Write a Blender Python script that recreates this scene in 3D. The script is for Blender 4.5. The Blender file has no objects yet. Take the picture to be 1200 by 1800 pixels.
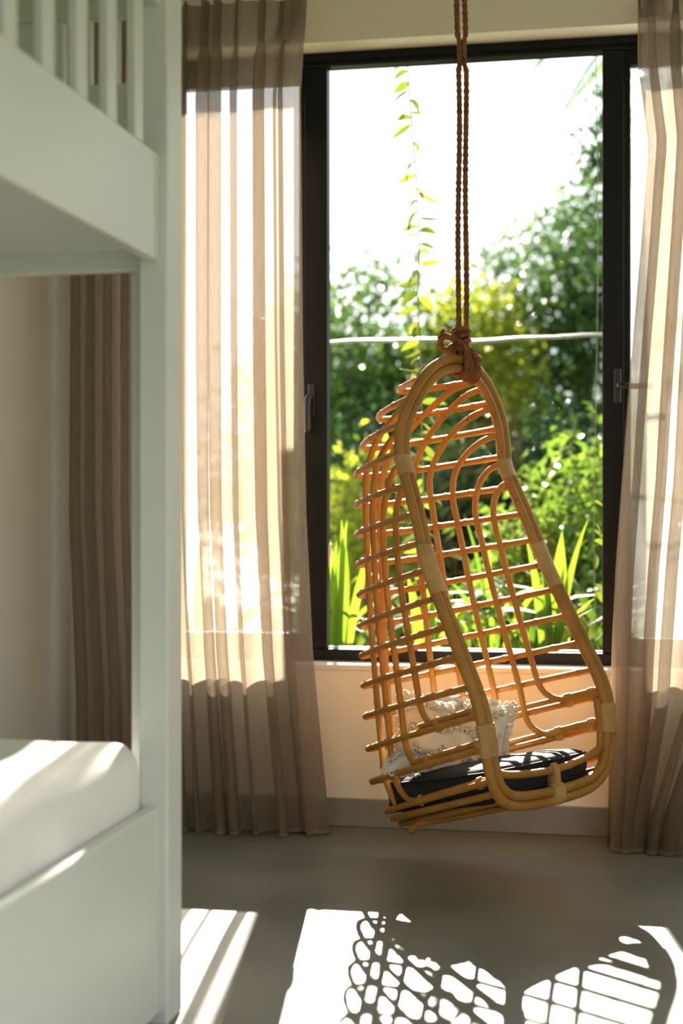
import bpy, math, random
import numpy as np
from mathutils import Vector, Matrix

# ------------------------------------------------------------------ camera, light, exposure
scene = bpy.context.scene
col = scene.collection
rng = random.Random(7)
nrg = np.random.default_rng(11)

cam_data = bpy.data.cameras.new('camera')
cam = bpy.data.objects.new('camera', cam_data)
col.objects.link(cam)
cam.location = (0, 0, 1.1)
cam.rotation_euler = (math.radians(90), 0, 0)
cam_data.sensor_fit = 'VERTICAL'
cam_data.sensor_height = 36.0
cam_data.lens = 50.0
cam_data.clip_start = 0.05
cam_data.dof.use_dof = True
cam_data.dof.focus_distance = 4.1
cam_data.dof.aperture_fstop = 1.8
scene.camera = cam

SUN_AZ, SUN_EL = math.radians(2.2), math.radians(28.0)
world = bpy.data.worlds.new('sky')
scene.world = world
world.use_nodes = True
wn = world.node_tree
for n in list(wn.nodes):
    wn.nodes.remove(n)
wo = wn.nodes.new('ShaderNodeOutputWorld')
wb = wn.nodes.new('ShaderNodeBackground')
# bright hazy sky: white near the horizon, a little bluer overhead
tcw = wn.nodes.new('ShaderNodeTexCoord')
sep = wn.nodes.new('ShaderNodeSeparateXYZ')
rmp = wn.nodes.new('ShaderNodeValToRGB')
rmp.color_ramp.elements[0].position = 0.0
rmp.color_ramp.elements[0].color = (1.0, 0.985, 0.95, 1)
rmp.color_ramp.elements[1].position = 0.9
rmp.color_ramp.elements[1].color = (0.70, 0.80, 0.92, 1)
wn.links.new(tcw.outputs['Generated'], sep.inputs[0])
wn.links.new(sep.outputs['Z'], rmp.inputs['Fac'])
wn.links.new(rmp.outputs[0], wb.inputs['Color'])
wb.inputs['Strength'].default_value = 1.55
wn.links.new(wb.outputs[0], wo.inputs['Surface'])

sun_data = bpy.data.lights.new('sun', 'SUN')
sun_data.energy = 22.0
sun_data.angle = math.radians(0.6)
sun_data.color = (1.0, 0.90, 0.75)
sun = bpy.data.objects.new('sun', sun_data)
col.objects.link(sun)
sd = Vector((math.sin(SUN_AZ) * math.cos(SUN_EL), math.cos(SUN_AZ) * math.cos(SUN_EL), math.sin(SUN_EL)))
sun.rotation_euler = sd.to_track_quat('Z', 'Y').to_euler()
sun.location = (1, 9, 7)

vs = scene.view_settings
vs.view_transform = 'Standard'
vs.look = 'None'
vs.exposure = 0.85
vs.gamma = 1.0
vs.use_curve_mapping = False
try:
    cy = scene.cycles
    cy.max_bounces = 10
    cy.diffuse_bounces = 6
    cy.transmission_bounces = 8
    cy.transparent_max_bounces = 24
    cy.sample_clamp_indirect = 8.0
    cy.caustics_reflective = False
    cy.caustics_refractive = False
    cy.use_denoising = True
except Exception:
    pass


# ------------------------------------------------------------------ materials
def new_mat(name):
    m = bpy.data.materials.new(name)
    m.use_nodes = True
    nt = m.node_tree
    for n in list(nt.nodes):
        nt.nodes.remove(n)
    out = nt.nodes.new('ShaderNodeOutputMaterial')
    return m, nt, out


def ramp_noise(nt, scale, c1, c2, detail=4, stretch=(1, 1, 1), lo=0.3, hi=0.7, coords='Object'):
    tc = nt.nodes.new('ShaderNodeTexCoord')
    mp = nt.nodes.new('ShaderNodeMapping')
    mp.inputs['Scale'].default_value = stretch
    nz = nt.nodes.new('ShaderNodeTexNoise')
    nz.inputs['Scale'].default_value = scale
    nz.inputs['Detail'].default_value = detail
    rp = nt.nodes.new('ShaderNodeValToRGB')
    rp.color_ramp.elements[0].position = lo
    rp.color_ramp.elements[1].position = hi
    rp.color_ramp.elements[0].color = (*c1, 1)
    rp.color_ramp.elements[1].color = (*c2, 1)
    nt.links.new(tc.outputs[coords], mp.inputs['Vector'])
    nt.links.new(mp.outputs[0], nz.inputs['Vector'])
    nt.links.new(nz.outputs['Fac'], rp.inputs['Fac'])
    return nz, rp


def bump(nt, src, strength, dist=0.01):
    b = nt.nodes.new('ShaderNodeBump')
    b.inputs['Strength'].default_value = strength
    b.inputs['Distance'].default_value = dist
    nt.links.new(src, b.inputs['Height'])
    return b


def simple(name, c1, c2, scale=6, rough=0.5, bmp=0.0, bscale=None, stretch=(1, 1, 1), spec=0.5, metal=0.0, rough2=None, dist=0.005):
    m, nt, out = new_mat(name)
    p = nt.nodes.new('ShaderNodeBsdfPrincipled')
    nz, rp = ramp_noise(nt, scale, c1, c2, stretch=stretch)
    nt.links.new(rp.outputs[0], p.inputs['Base Color'])
    p.inputs['Roughness'].default_value = rough
    p.inputs['Specular IOR Level'].default_value = spec
    p.inputs['Metallic'].default_value = metal
    if rough2 is not None:
        mr = nt.nodes.new('ShaderNodeMapRange')
        mr.inputs['To Min'].default_value = rough
        mr.inputs['To Max'].default_value = rough2
        nt.links.new(nz.outputs['Fac'], mr.inputs['Value'])
        nt.links.new(mr.outputs[0], p.inputs['Roughness'])
    if bmp:
        nz2, _ = ramp_noise(nt, bscale or scale * 6, (0, 0, 0), (1, 1, 1), stretch=stretch)
        b = bump(nt, nz2.outputs['Fac'], bmp, dist)
        nt.links.new(b.outputs[0], p.inputs['Normal'])
    nt.links.new(p.outputs[0], out.inputs[0])
    return m


M = {}
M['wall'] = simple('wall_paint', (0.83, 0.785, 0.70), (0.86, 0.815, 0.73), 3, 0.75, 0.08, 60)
M['wall_shaded'] = simple('wall_paint_shaded', (0.50, 0.50, 0.455), (0.54, 0.54, 0.495), 3, 0.75, 0.08, 60)  # wall paint darkened and greyed: the dim bunk corner's shade put into the colour
M['ceiling'] = simple('ceiling_paint', (0.78, 0.76, 0.70), (0.82, 0.80, 0.75), 3, 0.8)
M['concrete'] = simple('polished_concrete', (0.125, 0.126, 0.112), (0.215, 0.214, 0.192), 2.2, 0.32, 0.04, 40, rough2=0.5, spec=0.35)
M['skirting'] = simple('skirting_cement', (0.20, 0.19, 0.165), (0.27, 0.255, 0.225), 5, 0.6, 0.06, 60)
M['bedwhite'] = simple('white_bed_paint', (0.66, 0.685, 0.66), (0.70, 0.725, 0.70), 2.5, 0.36, 0.02, 14)
M['sheet'] = simple('white_sheet', (0.80, 0.79, 0.78), (0.84, 0.83, 0.82), 8, 0.85, 0.25, 5, dist=0.02)
M['frame'] = simple('black_aluminium', (0.004, 0.005, 0.0065), (0.007, 0.008, 0.010), 8, 0.42, spec=0.25)
M['handle'] = simple('black_handle', (0.010, 0.010, 0.011), (0.016, 0.016, 0.017), 12, 0.28)
M['latch'] = simple('pale_latch', (0.6, 0.58, 0.52), (0.7, 0.68, 0.62), 12, 0.4)
M['sill'] = simple('sill_white', (0.76, 0.72, 0.64), (0.82, 0.78, 0.70), 6, 0.4)
M['black'] = simple('black_canvas', (0.008, 0.008, 0.011), (0.016, 0.016, 0.020), 120, 0.75, 0.15, 300)
M['cotton'] = simple('cream_cotton', (0.70, 0.66, 0.58), (0.78, 0.74, 0.66), 30, 0.9, 0.3, 90)
M['rope'] = simple('coir_rope', (0.17, 0.056, 0.018), (0.31, 0.125, 0.045), 60, 0.9, 0.9, 160, stretch=(1, 1, 0.5), dist=0.01)
M['bark'] = simple('bark', (0.06, 0.045, 0.03), (0.13, 0.10, 0.07), 14, 0.9, 0.6, 40, stretch=(1, 1, 0.3))
M['ground'] = simple('garden_soil_grass', (0.05, 0.08, 0.02), (0.13, 0.17, 0.05), 4, 0.9, 0.4, 30)
M['paving'] = simple('pale_paving', (0.62, 0.60, 0.55), (0.70, 0.68, 0.63), 3, 0.7, 0.1, 20)
M['render'] = simple('exterior_render', (0.74, 0.72, 0.67), (0.80, 0.78, 0.73), 4, 0.8)
M['cable'] = simple('grey_cable', (0.18, 0.18, 0.17), (0.26, 0.26, 0.25), 20, 0.32)
M['track'] = simple('track_white', (0.7, 0.68, 0.62), (0.75, 0.73, 0.67), 20, 0.4)
M['steel'] = simple('steel', (0.45, 0.45, 0.45), (0.55, 0.55, 0.55), 20, 0.35, metal=0.9)


def rattan(name, c1, c2, c3):
    m, nt, out = new_mat(name)
    p = nt.nodes.new('ShaderNodeBsdfPrincipled')
    nz, rp = ramp_noise(nt, 9, c1, c2, detail=5)
    # small dark flecks of the cane nodes
    nz2, rp2 = ramp_noise(nt, 70, (1, 1, 1), (0, 0, 0), detail=2, lo=0.24, hi=0.34)
    mx = nt.nodes.new('ShaderNodeMix')
    mx.data_type = 'RGBA'
    mx.inputs['B'].default_value = (*c3, 1)
    nt.links.new(rp.outputs[0], mx.inputs['A'])
    nt.links.new(rp2.outputs[0], mx.inputs['Factor'])
    nt.links.new(mx.outputs['Result'], p.inputs['Base Color'])
    p.inputs['Roughness'].default_value = 0.5
    p.inputs['Specular IOR Level'].default_value = 0.35
    nt.links.new(bump(nt, nz2.outputs['Fac'], 0.15, 0.003).outputs[0], p.inputs['Normal'])
    nt.links.new(p.outputs[0], out.inputs[0])
    return m


M['rattan'] = rattan('honey_rattan', (0.41, 0.17, 0.026), (0.54, 0.255, 0.05), (0.20, 0.08, 0.02))
M['rattan_dark'] = rattan('thick_rattan', (0.33, 0.145, 0.026), (0.46, 0.225, 0.048), (0.18, 0.075, 0.02))
M['binding'] = rattan('pale_cane_binding', (0.42, 0.235, 0.08), (0.54, 0.335, 0.13), (0.28, 0.15, 0.05))


def leafmat(name, ca, cb, trans=0.5, rough=0.4, island=True, tv=1.7):
    m, nt, out = new_mat(name)
    g = nt.nodes.new('ShaderNodeNewGeometry')
    oi = nt.nodes.new('ShaderNodeObjectInfo')
    rp = nt.nodes.new('ShaderNodeValToRGB')
    rp.color_ramp.elements[0].color = (*ca, 1)
    rp.color_ramp.elements[1].color = (*cb, 1)
    nt.links.new(g.outputs['Random Per Island'] if island else oi.outputs['Random'], rp.inputs['Fac'])
    d = nt.nodes.new('ShaderNodeBsdfPrincipled')
    d.inputs['Roughness'].default_value = rough
    d.inputs['Specular IOR Level'].default_value = 0.22
    t = nt.nodes.new('ShaderNodeBsdfTranslucent')
    hs = nt.nodes.new('ShaderNodeHueSaturation')
    hs.inputs['Hue'].default_value = 0.475
    hs.inputs['Value'].default_value = tv
    nt.links.new(rp.outputs[0], d.inputs['Base Color'])
    nt.links.new(rp.outputs[0], hs.inputs['Color'])
    nt.links.new(hs.outputs[0], t.inputs['Color'])
    mx = nt.nodes.new('ShaderNodeMixShader')
    mx.inputs[0].default_value = trans
    nt.links.new(d.outputs[0], mx.inputs[1])
    nt.links.new(t.outputs[0], mx.inputs[2])
    nt.links.new(mx.outputs[0], out.inputs[0])
    return m


M['leaf_dark'] = leafmat('leaf_dark', (0.0062, 0.0218, 0.0062), (0.0249, 0.0684, 0.0137), 0.35, 0.32)
M['leaf_mid'] = leafmat('leaf_mid', (0.0155, 0.0466, 0.0087), (0.0528, 0.1181, 0.0186), 0.42, 0.34)
M['leaf_bright'] = leafmat('leaf_bright', (0.0373, 0.0870, 0.0093), (0.0932, 0.1616, 0.0186), 0.5, 0.4)
M['leaf_yellow'] = leafmat('leaf_yellow', (0.075, 0.125, 0.010), (0.17, 0.20, 0.018), 0.6, 0.5, tv=2.2)
M['strap'] = leafmat('strap_leaf', (0.030, 0.080, 0.005), (0.085, 0.125, 0.009), 0.55, 0.6, island=False, tv=2.6)
M['vine'] = leafmat('vine_leaf', (0.0559, 0.1057, 0.0075), (0.1305, 0.1616, 0.0155), 0.36, 0.4, island=False)
M['stem'] = simple('green_stem', (0.13, 0.17, 0.05), (0.2, 0.22, 0.08), 20, 0.5)


def glass(name, gloss, dirt=0.0):
    m, nt, out = new_mat(name)
    tr = nt.nodes.new('ShaderNodeBsdfTransparent')
    tr.inputs['Color'].default_value = (0.97, 0.985, 0.98, 1)
    gl = nt.nodes.new('ShaderNodeBsdfGlossy')
    gl.inputs['Roughness'].default_value = 0.02
    mx = nt.nodes.new('ShaderNodeMixShader')
    mx.inputs[0].default_value = gloss
    nt.links.new(tr.outputs[0], mx.inputs[1])
    nt.links.new(gl.outputs[0], mx.inputs[2])
    last = mx
    if dirt:
        tl = nt.nodes.new('ShaderNodeBsdfTranslucent')
        tl.inputs['Color'].default_value = (0.80, 0.88, 0.9, 1)
        nz, rp = ramp_noise(nt, 34, (dirt * 0.35,) * 3, (dirt,) * 3, detail=6, stretch=(1, 1, 0.10), lo=0.35, hi=0.75)
        m2 = nt.nodes.new('ShaderNodeMixShader')
        nt.links.new(rp.outputs[0], m2.inputs[0])
        nt.links.new(mx.outputs[0], m2.inputs[1])
        nt.links.new(tl.outputs[0], m2.inputs[2])
        last = m2
    nt.links.new(last.outputs[0], out.inputs[0])
    return m


M['glass'] = glass('clear_glass', 0.006)
M['glass_dusty'] = glass('water_marked_glass', 0.06, 0.16)


def sheer(name, c, c2, transp, transl):
    m, nt, out = new_mat(name)
    nz, rp = ramp_noise(nt, 260, c, c2, detail=2, stretch=(1, 1, 0.06), lo=0.25, hi=0.75)
    d = nt.nodes.new('ShaderNodeBsdfDiffuse')
    t = nt.nodes.new('ShaderNodeBsdfTranslucent')
    nt.links.new(rp.outputs[0], d.inputs['Color'])
    nt.links.new(rp.outputs[0], t.inputs['Color'])
    mx = nt.nodes.new('ShaderNodeMixShader')
    mx.inputs[0].default_value = transl
    nt.links.new(d.outputs[0], mx.inputs[1])
    nt.links.new(t.outputs[0], mx.inputs[2])
    tr = nt.nodes.new('ShaderNodeBsdfTransparent')
    m2 = nt.nodes.new('ShaderNodeMixShader')
    m2.inputs[0].default_value = transp
    nt.links.new(mx.outputs[0], m2.inputs[1])
    nt.links.new(tr.outputs[0], m2.inputs[2])
    nt.links.new(m2.outputs[0], out.inputs[0])
    return m


M['sheer'] = sheer('sheer_linen', (0.31, 0.245, 0.185), (0.41, 0.33, 0.255), 0.40, 0.60)
M['hem'] = sheer('sheer_hem', (0.30, 0.24, 0.185), (0.37, 0.30, 0.24), 0.14, 0.5)


# ------------------------------------------------------------------ mesh helpers
def link_mesh(name, verts, faces, mat, parent=None, smooth=False):
    me = bpy.data.meshes.new(name)
    me.from_pydata([tuple(v) for v in verts], [], faces)
    me.update()
    if smooth:
        me.polygons.foreach_set('use_smooth', [True] * len(me.polygons))
    if mat:
        me.materials.append(M[mat])
    o = bpy.data.objects.new(name, me)
    col.objects.link(o)
    if parent:
        o.parent = parent
        o.matrix_parent_inverse = Matrix.Translation(-Vector(parent.location)) if parent.type == 'EMPTY' else Matrix.Identity(4)
    return o


def empty(name, loc=(0, 0, 0)):
    o = bpy.data.objects.new(name, None)
    o.empty_display_size = 0.1
    o.location = loc
    col.objects.link(o)
    return o


def tag(o, label=None, cat=None, group=None, kind=None):
    if label:
        o['label'] = label
    if cat:
        o['category'] = cat
    if group:
        o['group'] = group
    if kind:
        o['kind'] = kind
    return o


class MB:
    """collects shapes in one mesh"""
    def __init__(self, xf=None):
        self.v, self.f, self.xf = [], [], xf or (lambda p: p)

    def add(self, vs, fs):
        b = len(self.v)
        self.v += [self.xf(p) for p in vs]
        self.f += [tuple(i + b for i in f) for f in fs]
        return self

    def box(self, x0, x1, y0, y1, z0, z1, ch=0.0):
        if ch <= 0:
            vs_ = [(x, y, z) for z in (z0, z1) for y in (y0, y1) for x in (x0, x1)]
            return self.add(vs_, [(0, 2, 3, 1), (4, 5, 7, 6), (0, 1, 5, 4), (2, 6, 7, 3), (0, 4, 6, 2), (1, 3, 7, 5)])
        c = min(ch, (x1 - x0) * .45, (y1 - y0) * .45, (z1 - z0) * .45)
        X, Y, Z = (x0, x0 + c, x1 - c, x1), (y0, y0 + c, y1 - c, y1), (z0, z0 + c, z1 - c, z1)
        vs_, idx = [], {}

        def vid(i, j, k):
            if (i, j, k) not in idx:
                idx[(i, j, k)] = len(vs_)
                vs_.append((X[i], Y[j], Z[k]))
            return idx[(i, j, k)]
        fs = []
        # chamfered box: six faces, twelve bevels, eight corners
        fs.append([vid(0, 1, 1), vid(0, 1, 2), vid(0, 2, 2), vid(0, 2, 1)])
        fs.append([vid(3, 1, 1), vid(3, 2, 1), vid(3, 2, 2), vid(3, 1, 2)])
        fs.append([vid(1, 0, 1), vid(2, 0, 1), vid(2, 0, 2), vid(1, 0, 2)])
        fs.append([vid(1, 3, 1), vid(1, 3, 2), vid(2, 3, 2), vid(2, 3, 1)])
        fs.append([vid(1, 1, 0), vid(1, 2, 0), vid(2, 2, 0), vid(2, 1, 0)])
        fs.append([vid(1, 1, 3), vid(2, 1, 3), vid(2, 2, 3), vid(1, 2, 3)])
        for k, kk in ((1, 0), (2, 3)):
            for j, jj in ((1, 0), (2, 3)):
                fs.append([vid(1, j, kk), vid(2, j, kk), vid(2, jj, k), vid(1, jj, k)])
            for i, ii in ((1, 0), (2, 3)):
                fs.append([vid(i, 1, kk), vid(i, 2, kk), vid(ii, 2, k), vid(ii, 1, k)])
        for j, jj in ((1, 0), (2, 3)):
            for i, ii in ((1, 0), (2, 3)):
                fs.append([vid(i, jj, 1), vid(i, jj, 2), vid(ii, j, 2), vid(ii, j, 1)])
                for k, kk in ((1, 0), (2, 3)):
                    fs.append([vid(i, j, kk), vid(i, jj, k), vid(ii, j, k)])
        return self.add(vs_, [tuple(f) for f in fs])

    def build(self, name, mat, parent=None, smooth=False):
        o = link_mesh(name, self.v, self.f, mat, parent, smooth)
        fix_normals(o)
        return o


def fix_normals(o):
    import bmesh
    bm = bmesh.new()
    bm.from_mesh(o.data)
    bmesh.ops.recalc_face_normals(bm, faces=bm.faces)
    bm.to_mesh(o.data)
    bm.free()


def catmull(pts, n, closed=False):
    P = np.array(pts, float)
    if closed:
        P = np.vstack([P[-1], P, P[0], P[1]])
    else:
        P = np.vstack([2 * P[0] - P[1], P, 2 * P[-1] - P[-2]])
    out = []
    segs = len(P) - 3
    for i in range(segs):
        p0, p1, p2, p3 = P[i:i + 4]
        for k in range(n):
            t = k / n
            out.append(0.5 * ((2 * p1) + (-p0 + p2) * t + (2 * p0 - 5 * p1 + 4 * p2 - p3) * t * t + (-p0 + 3 * p1 - 3 * p2 + p3) * t ** 3))
    if not closed:
        out.append(P[-2])
    return np.array(out)


def tube(path, rad, sides=10, closed=False, nodes=0.0, seed=0, node_gap=0.13, squash=None):
    """sweep; rad number or array; nodes = swelling of the cane joints"""
    P = np.array(path, float)
    n = len(P)
    r = np.full(n, rad, float) if np.isscalar(rad) else np.array(rad, float)
    T = np.zeros_like(P)
    for i in range(n):
        a = P[(i - 1) % n] if (closed or i > 0) else P[i]
        b = P[(i + 1) % n] if (closed or i < n - 1) else P[i]
        T[i] = b - a
    T /= np.linalg.norm(T, axis=1)[:, None] + 1e-12
    if nodes:
        rr = random.Random(seed)
        L = np.r_[0, np.cumsum(np.linalg.norm(np.diff(P, axis=0), axis=1))]
        pos = rr.uniform(0.02, node_gap)
        while pos < L[-1]:
            r = r * (1 + nodes * np.exp(-((L - pos) / 0.005) ** 2))
            pos += node_gap * rr.uniform(0.75, 1.3)
    up = np.array([0, 0, 1.0])
    if abs(T[0] @ up) > 0.9:
        up = np.array([1.0, 0, 0])
    N = up - T[0] * (up @ T[0])
    N /= np.linalg.norm(N)
    verts, faces = [], []
    for i in range(n):
        N = N - T[i] * (N @ T[i])
        N /= np.linalg.norm(N) + 1e-12
        B = np.cross(T[i], N)
        for k in range(sides):
            a = 2 * math.pi * k / sides
            verts.append(P[i] + r[i] * (math.cos(a) * N + math.sin(a) * B))
    m = n if closed else n - 1
    for i in range(m):
        j = (i + 1) % n
        for k in range(sides):
            k2 = (k + 1) % sides
            faces.append((i * sides + k, i * sides + k2, j * sides + k2, j * sides + k))
    if not closed:
        faces.append(tuple(range(sides - 1, -1, -1)))
        faces.append(tuple((n - 1) * sides + k for k in range(sides)))
    return verts, faces


def resample(path, step):
    P = np.array(path, float)
    L = np.r_[0, np.cumsum(np.linalg.norm(np.diff(P, axis=0), axis=1))]
    n = max(3, int(L[-1] / step) + 1)
    s = np.linspace(0, L[-1], n)
    return np.c_[[np.interp(s, L, P[:, k]) for k in range(3)]].T


def tube_obj(name, path, rad, mat, parent=None, sides=10, closed=False, nodes=0.0, seed=0, node_gap=0.13, step=None):
    if step and not closed:
        path = resample(path, step)
    if parent is not None and parent.name.startswith('hanging_chair'):
        rad = rad * CS
    v, f = tube(path, rad, sides, closed, nodes, seed, node_gap)
    return link_mesh(name, v, f, mat, parent, smooth=True)


# ------------------------------------------------------------------ room frame: u along the window wall, v outwards
A = math.radians(10.27)
CA, SA = math.cos(A), math.sin(A)


def W(u, v, z):
    return (u * CA + v * SA, 4.99 - u * SA + v * CA, z)


def wxf(p):
    return W(*p)


UL, UR, VB, ZC = -1.0, 2.6, -6.6, 3.02
WO_L, WO_R, WO_B, WO_T = -0.68, 1.78, 0.545, 2.752     # window opening

# ------------------------------------------------------------------ structure
o = MB(wxf).box(UL - .2, UR + .2, VB - .2, .22, -.12, 0).build('floor', 'concrete')
tag(o, 'grey polished concrete floor with sun patches', kind='structure')
o = MB(wxf).box(UL - .2, UR + .2, VB - .2, .55, ZC, ZC + .15).build('ceiling', 'ceiling')
tag(o, 'plain white ceiling above the room', kind='structure')
o = MB(wxf).box(UL - .2, WO_L, 0, .2, 0, ZC).box(WO_R, UR + .2, 0, .2, 0, ZC)\
    .box(WO_L, WO_R, 0, .2, 0, WO_B).box(WO_L, WO_R, 0, .2, WO_T, ZC).build('wall_front', 'wall')
tag(o, 'cream plastered wall around the big window', kind='structure')
o = MB(wxf).box(UL - .2, UL, VB, 0, 0, ZC).build('wall_left', 'wall_shaded')
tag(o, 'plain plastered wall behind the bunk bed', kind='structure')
# unseen openings beside and behind the camera, added and sized for fill daylight
o = MB(wxf).box(UR, UR + .2, -2.4, 0, 0, ZC).box(UR, UR + .2, VB, -6.0, 0, ZC)\
    .box(UR, UR + .2, -2.9, -2.4, 0, ZC).box(UR, UR + .2, -6.0, -2.9, 2.5, ZC).build('wall_right', 'wall')
tag(o, 'plastered wall to the right of the room', kind='structure')
o = MB(wxf).box(UL, 1.4, VB - .2, VB, 0, ZC).box(2.5, UR, VB - .2, VB, 0, ZC)\
    .box(1.4, 2.5, VB - .2, VB, 2.45, ZC).build('wall_back', 'wall')
tag(o, 'plastered wall behind the viewer', kind='structure')
o = MB(wxf).box(UL, UR, -.014, 0.0, 0, .098, .003).build('baseboard_front', 'skirting')
tag(o, 'grey cement skirting under the window', kind='structure')
o = MB(wxf).box(UL, UL + .014, VB, -.014, 0, .098, .003).build('baseboard_left', 'skirting')
tag(o, 'grey cement skirting behind the bunk bed', kind='structure')
o = MB(wxf).box(WO_L, WO_R, -.006, .26, .545, .566, .003).build('trim_1', 'sill')
tag(o, 'pale window sill board', kind='structure')

# ------------------------------------------------------------------ window
win = empty('window_1', W(.41, .14, .566))
tag(win, 'large black framed window facing the garden', kind='structure')
F0, F1 = .11, .17
Lm, Rm = (-.157, -.073), (.90, .975)
GB, GT = .609, 2.702
fr = MB(wxf)
fr.box(WO_L, WO_R, F0, F1, GT, WO_T, .003).box(WO_L, WO_R, F0 - .004, F1, .566, GB, .003)
fr.box(WO_L, WO_L + .05, F0, F1, GB, GT, .003).box(WO_R - .05, WO_R, F0, F1, GB, GT, .003)
fr.build('outer_frame', 'frame', win)
MB(wxf).box(WO_L, WO_R, F0 - .012, F0, GT + .018, GT + .026).build('frame_bead', 'frame', win)
for (a, b) in (Lm, Rm):
    MB(wxf).box(a, b, F0, F1, GB, GT, .003).build('mullion', 'frame', win)
MB(wxf).box(Lm[1] - .004, Rm[0] + .004, .138, .144, GB - .004, GT + .004).build('fixed_pane', 'glass', win)
MB(wxf).box(Lm[1], Rm[0], .132, .15, GB, GB + .006).build('glazing_bead', 'latch', win)


def sash(u0, u1, pane_mat):
    m = MB(wxf)
    t = .045
    z0, z1 = GB, GT
    m.box(u0, u1, .118, .162, z1 - .052, z1, .003).box(u0, u1, .118, .162, z0, z0 + .052, .003)
    m.box(u0, u0 + t * .45, .118, .162, z0 + .052, z1 - .052, .002).box(u1 - t * .45, u1, .118, .162, z0 + .052, z1 - .052, .002)
    s = m.build('sash', 'frame', win)
    MB(wxf).box(u0 + .012, u1 - .012, .137, .143, z0 + .045, z1 - .045).build('pane', pane_mat, s)
    return s


def lever(pu, pz, sash_o, horiz):
    m = MB(wxf)
    m.box(pu - .013, pu + .013, F0 - .014, F0 + .002, pz - .058, pz + .062, .004)
    o = m.build('handle_plate', 'handle', sash_o)
    if horiz:
        path = [W(pu, F0 - .012, pz), W(pu + .004, F0 - .04, pz), W(pu + .02, F0 - .05, pz - .002), W(pu + .06, F0 - .05, pz - .004), W(pu + .115, F0 - .047, pz - .004)]
    else:
        path = [W(pu, F0 - .012, pz + .01), W(pu - .004, F0 - .04, pz + .012), W(pu - .006, F0 - .05, pz - .005), W(pu - .007, F0 - .05, pz - .05), W(pu - .007, F0 - .045, pz - .115)]
    v, f = tube(catmull(path, 6), [.009] * 7 + [.0105] * 18, 10)
    link_mesh('handle_lever', v, f, 'handle', sash_o, smooth=True)


s1 = sash(WO_L + .05, Lm[0], 'glass')
s2 = sash(Rm[1], WO_R - .05, 'glass_dusty')
lever(-.128, 1.50, s1, False)
lever(.952, 1.535, s2, True)
MB(wxf).box(Lm[1], Lm[1] + .012, F0 + .01, F0 + .03, .935, .985, .003).box(Lm[1] + .003, Lm[1] + .010, F0 + .006, F0 + .02, .90, .94, .002).build('window_catch', 'latch', win)

# ------------------------------------------------------------------ curtains
tr = empty('curtain_track', W(.2, -.19, 2.86))
tag(tr, 'pale ceiling-mounted curtain track above the window', 'curtain track')
MB(wxf).box(UL + .01, 1.75, -.205, -.175, 2.865, 2.892, .004).build('rail', 'track', tr)
for k in range(6):
    uu = -.9 + k * .5
    MB(wxf).box(uu - .012, uu + .012, -.2, -.18, 2.892, ZC, .003).build('bracket', 'track', tr)


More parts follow.
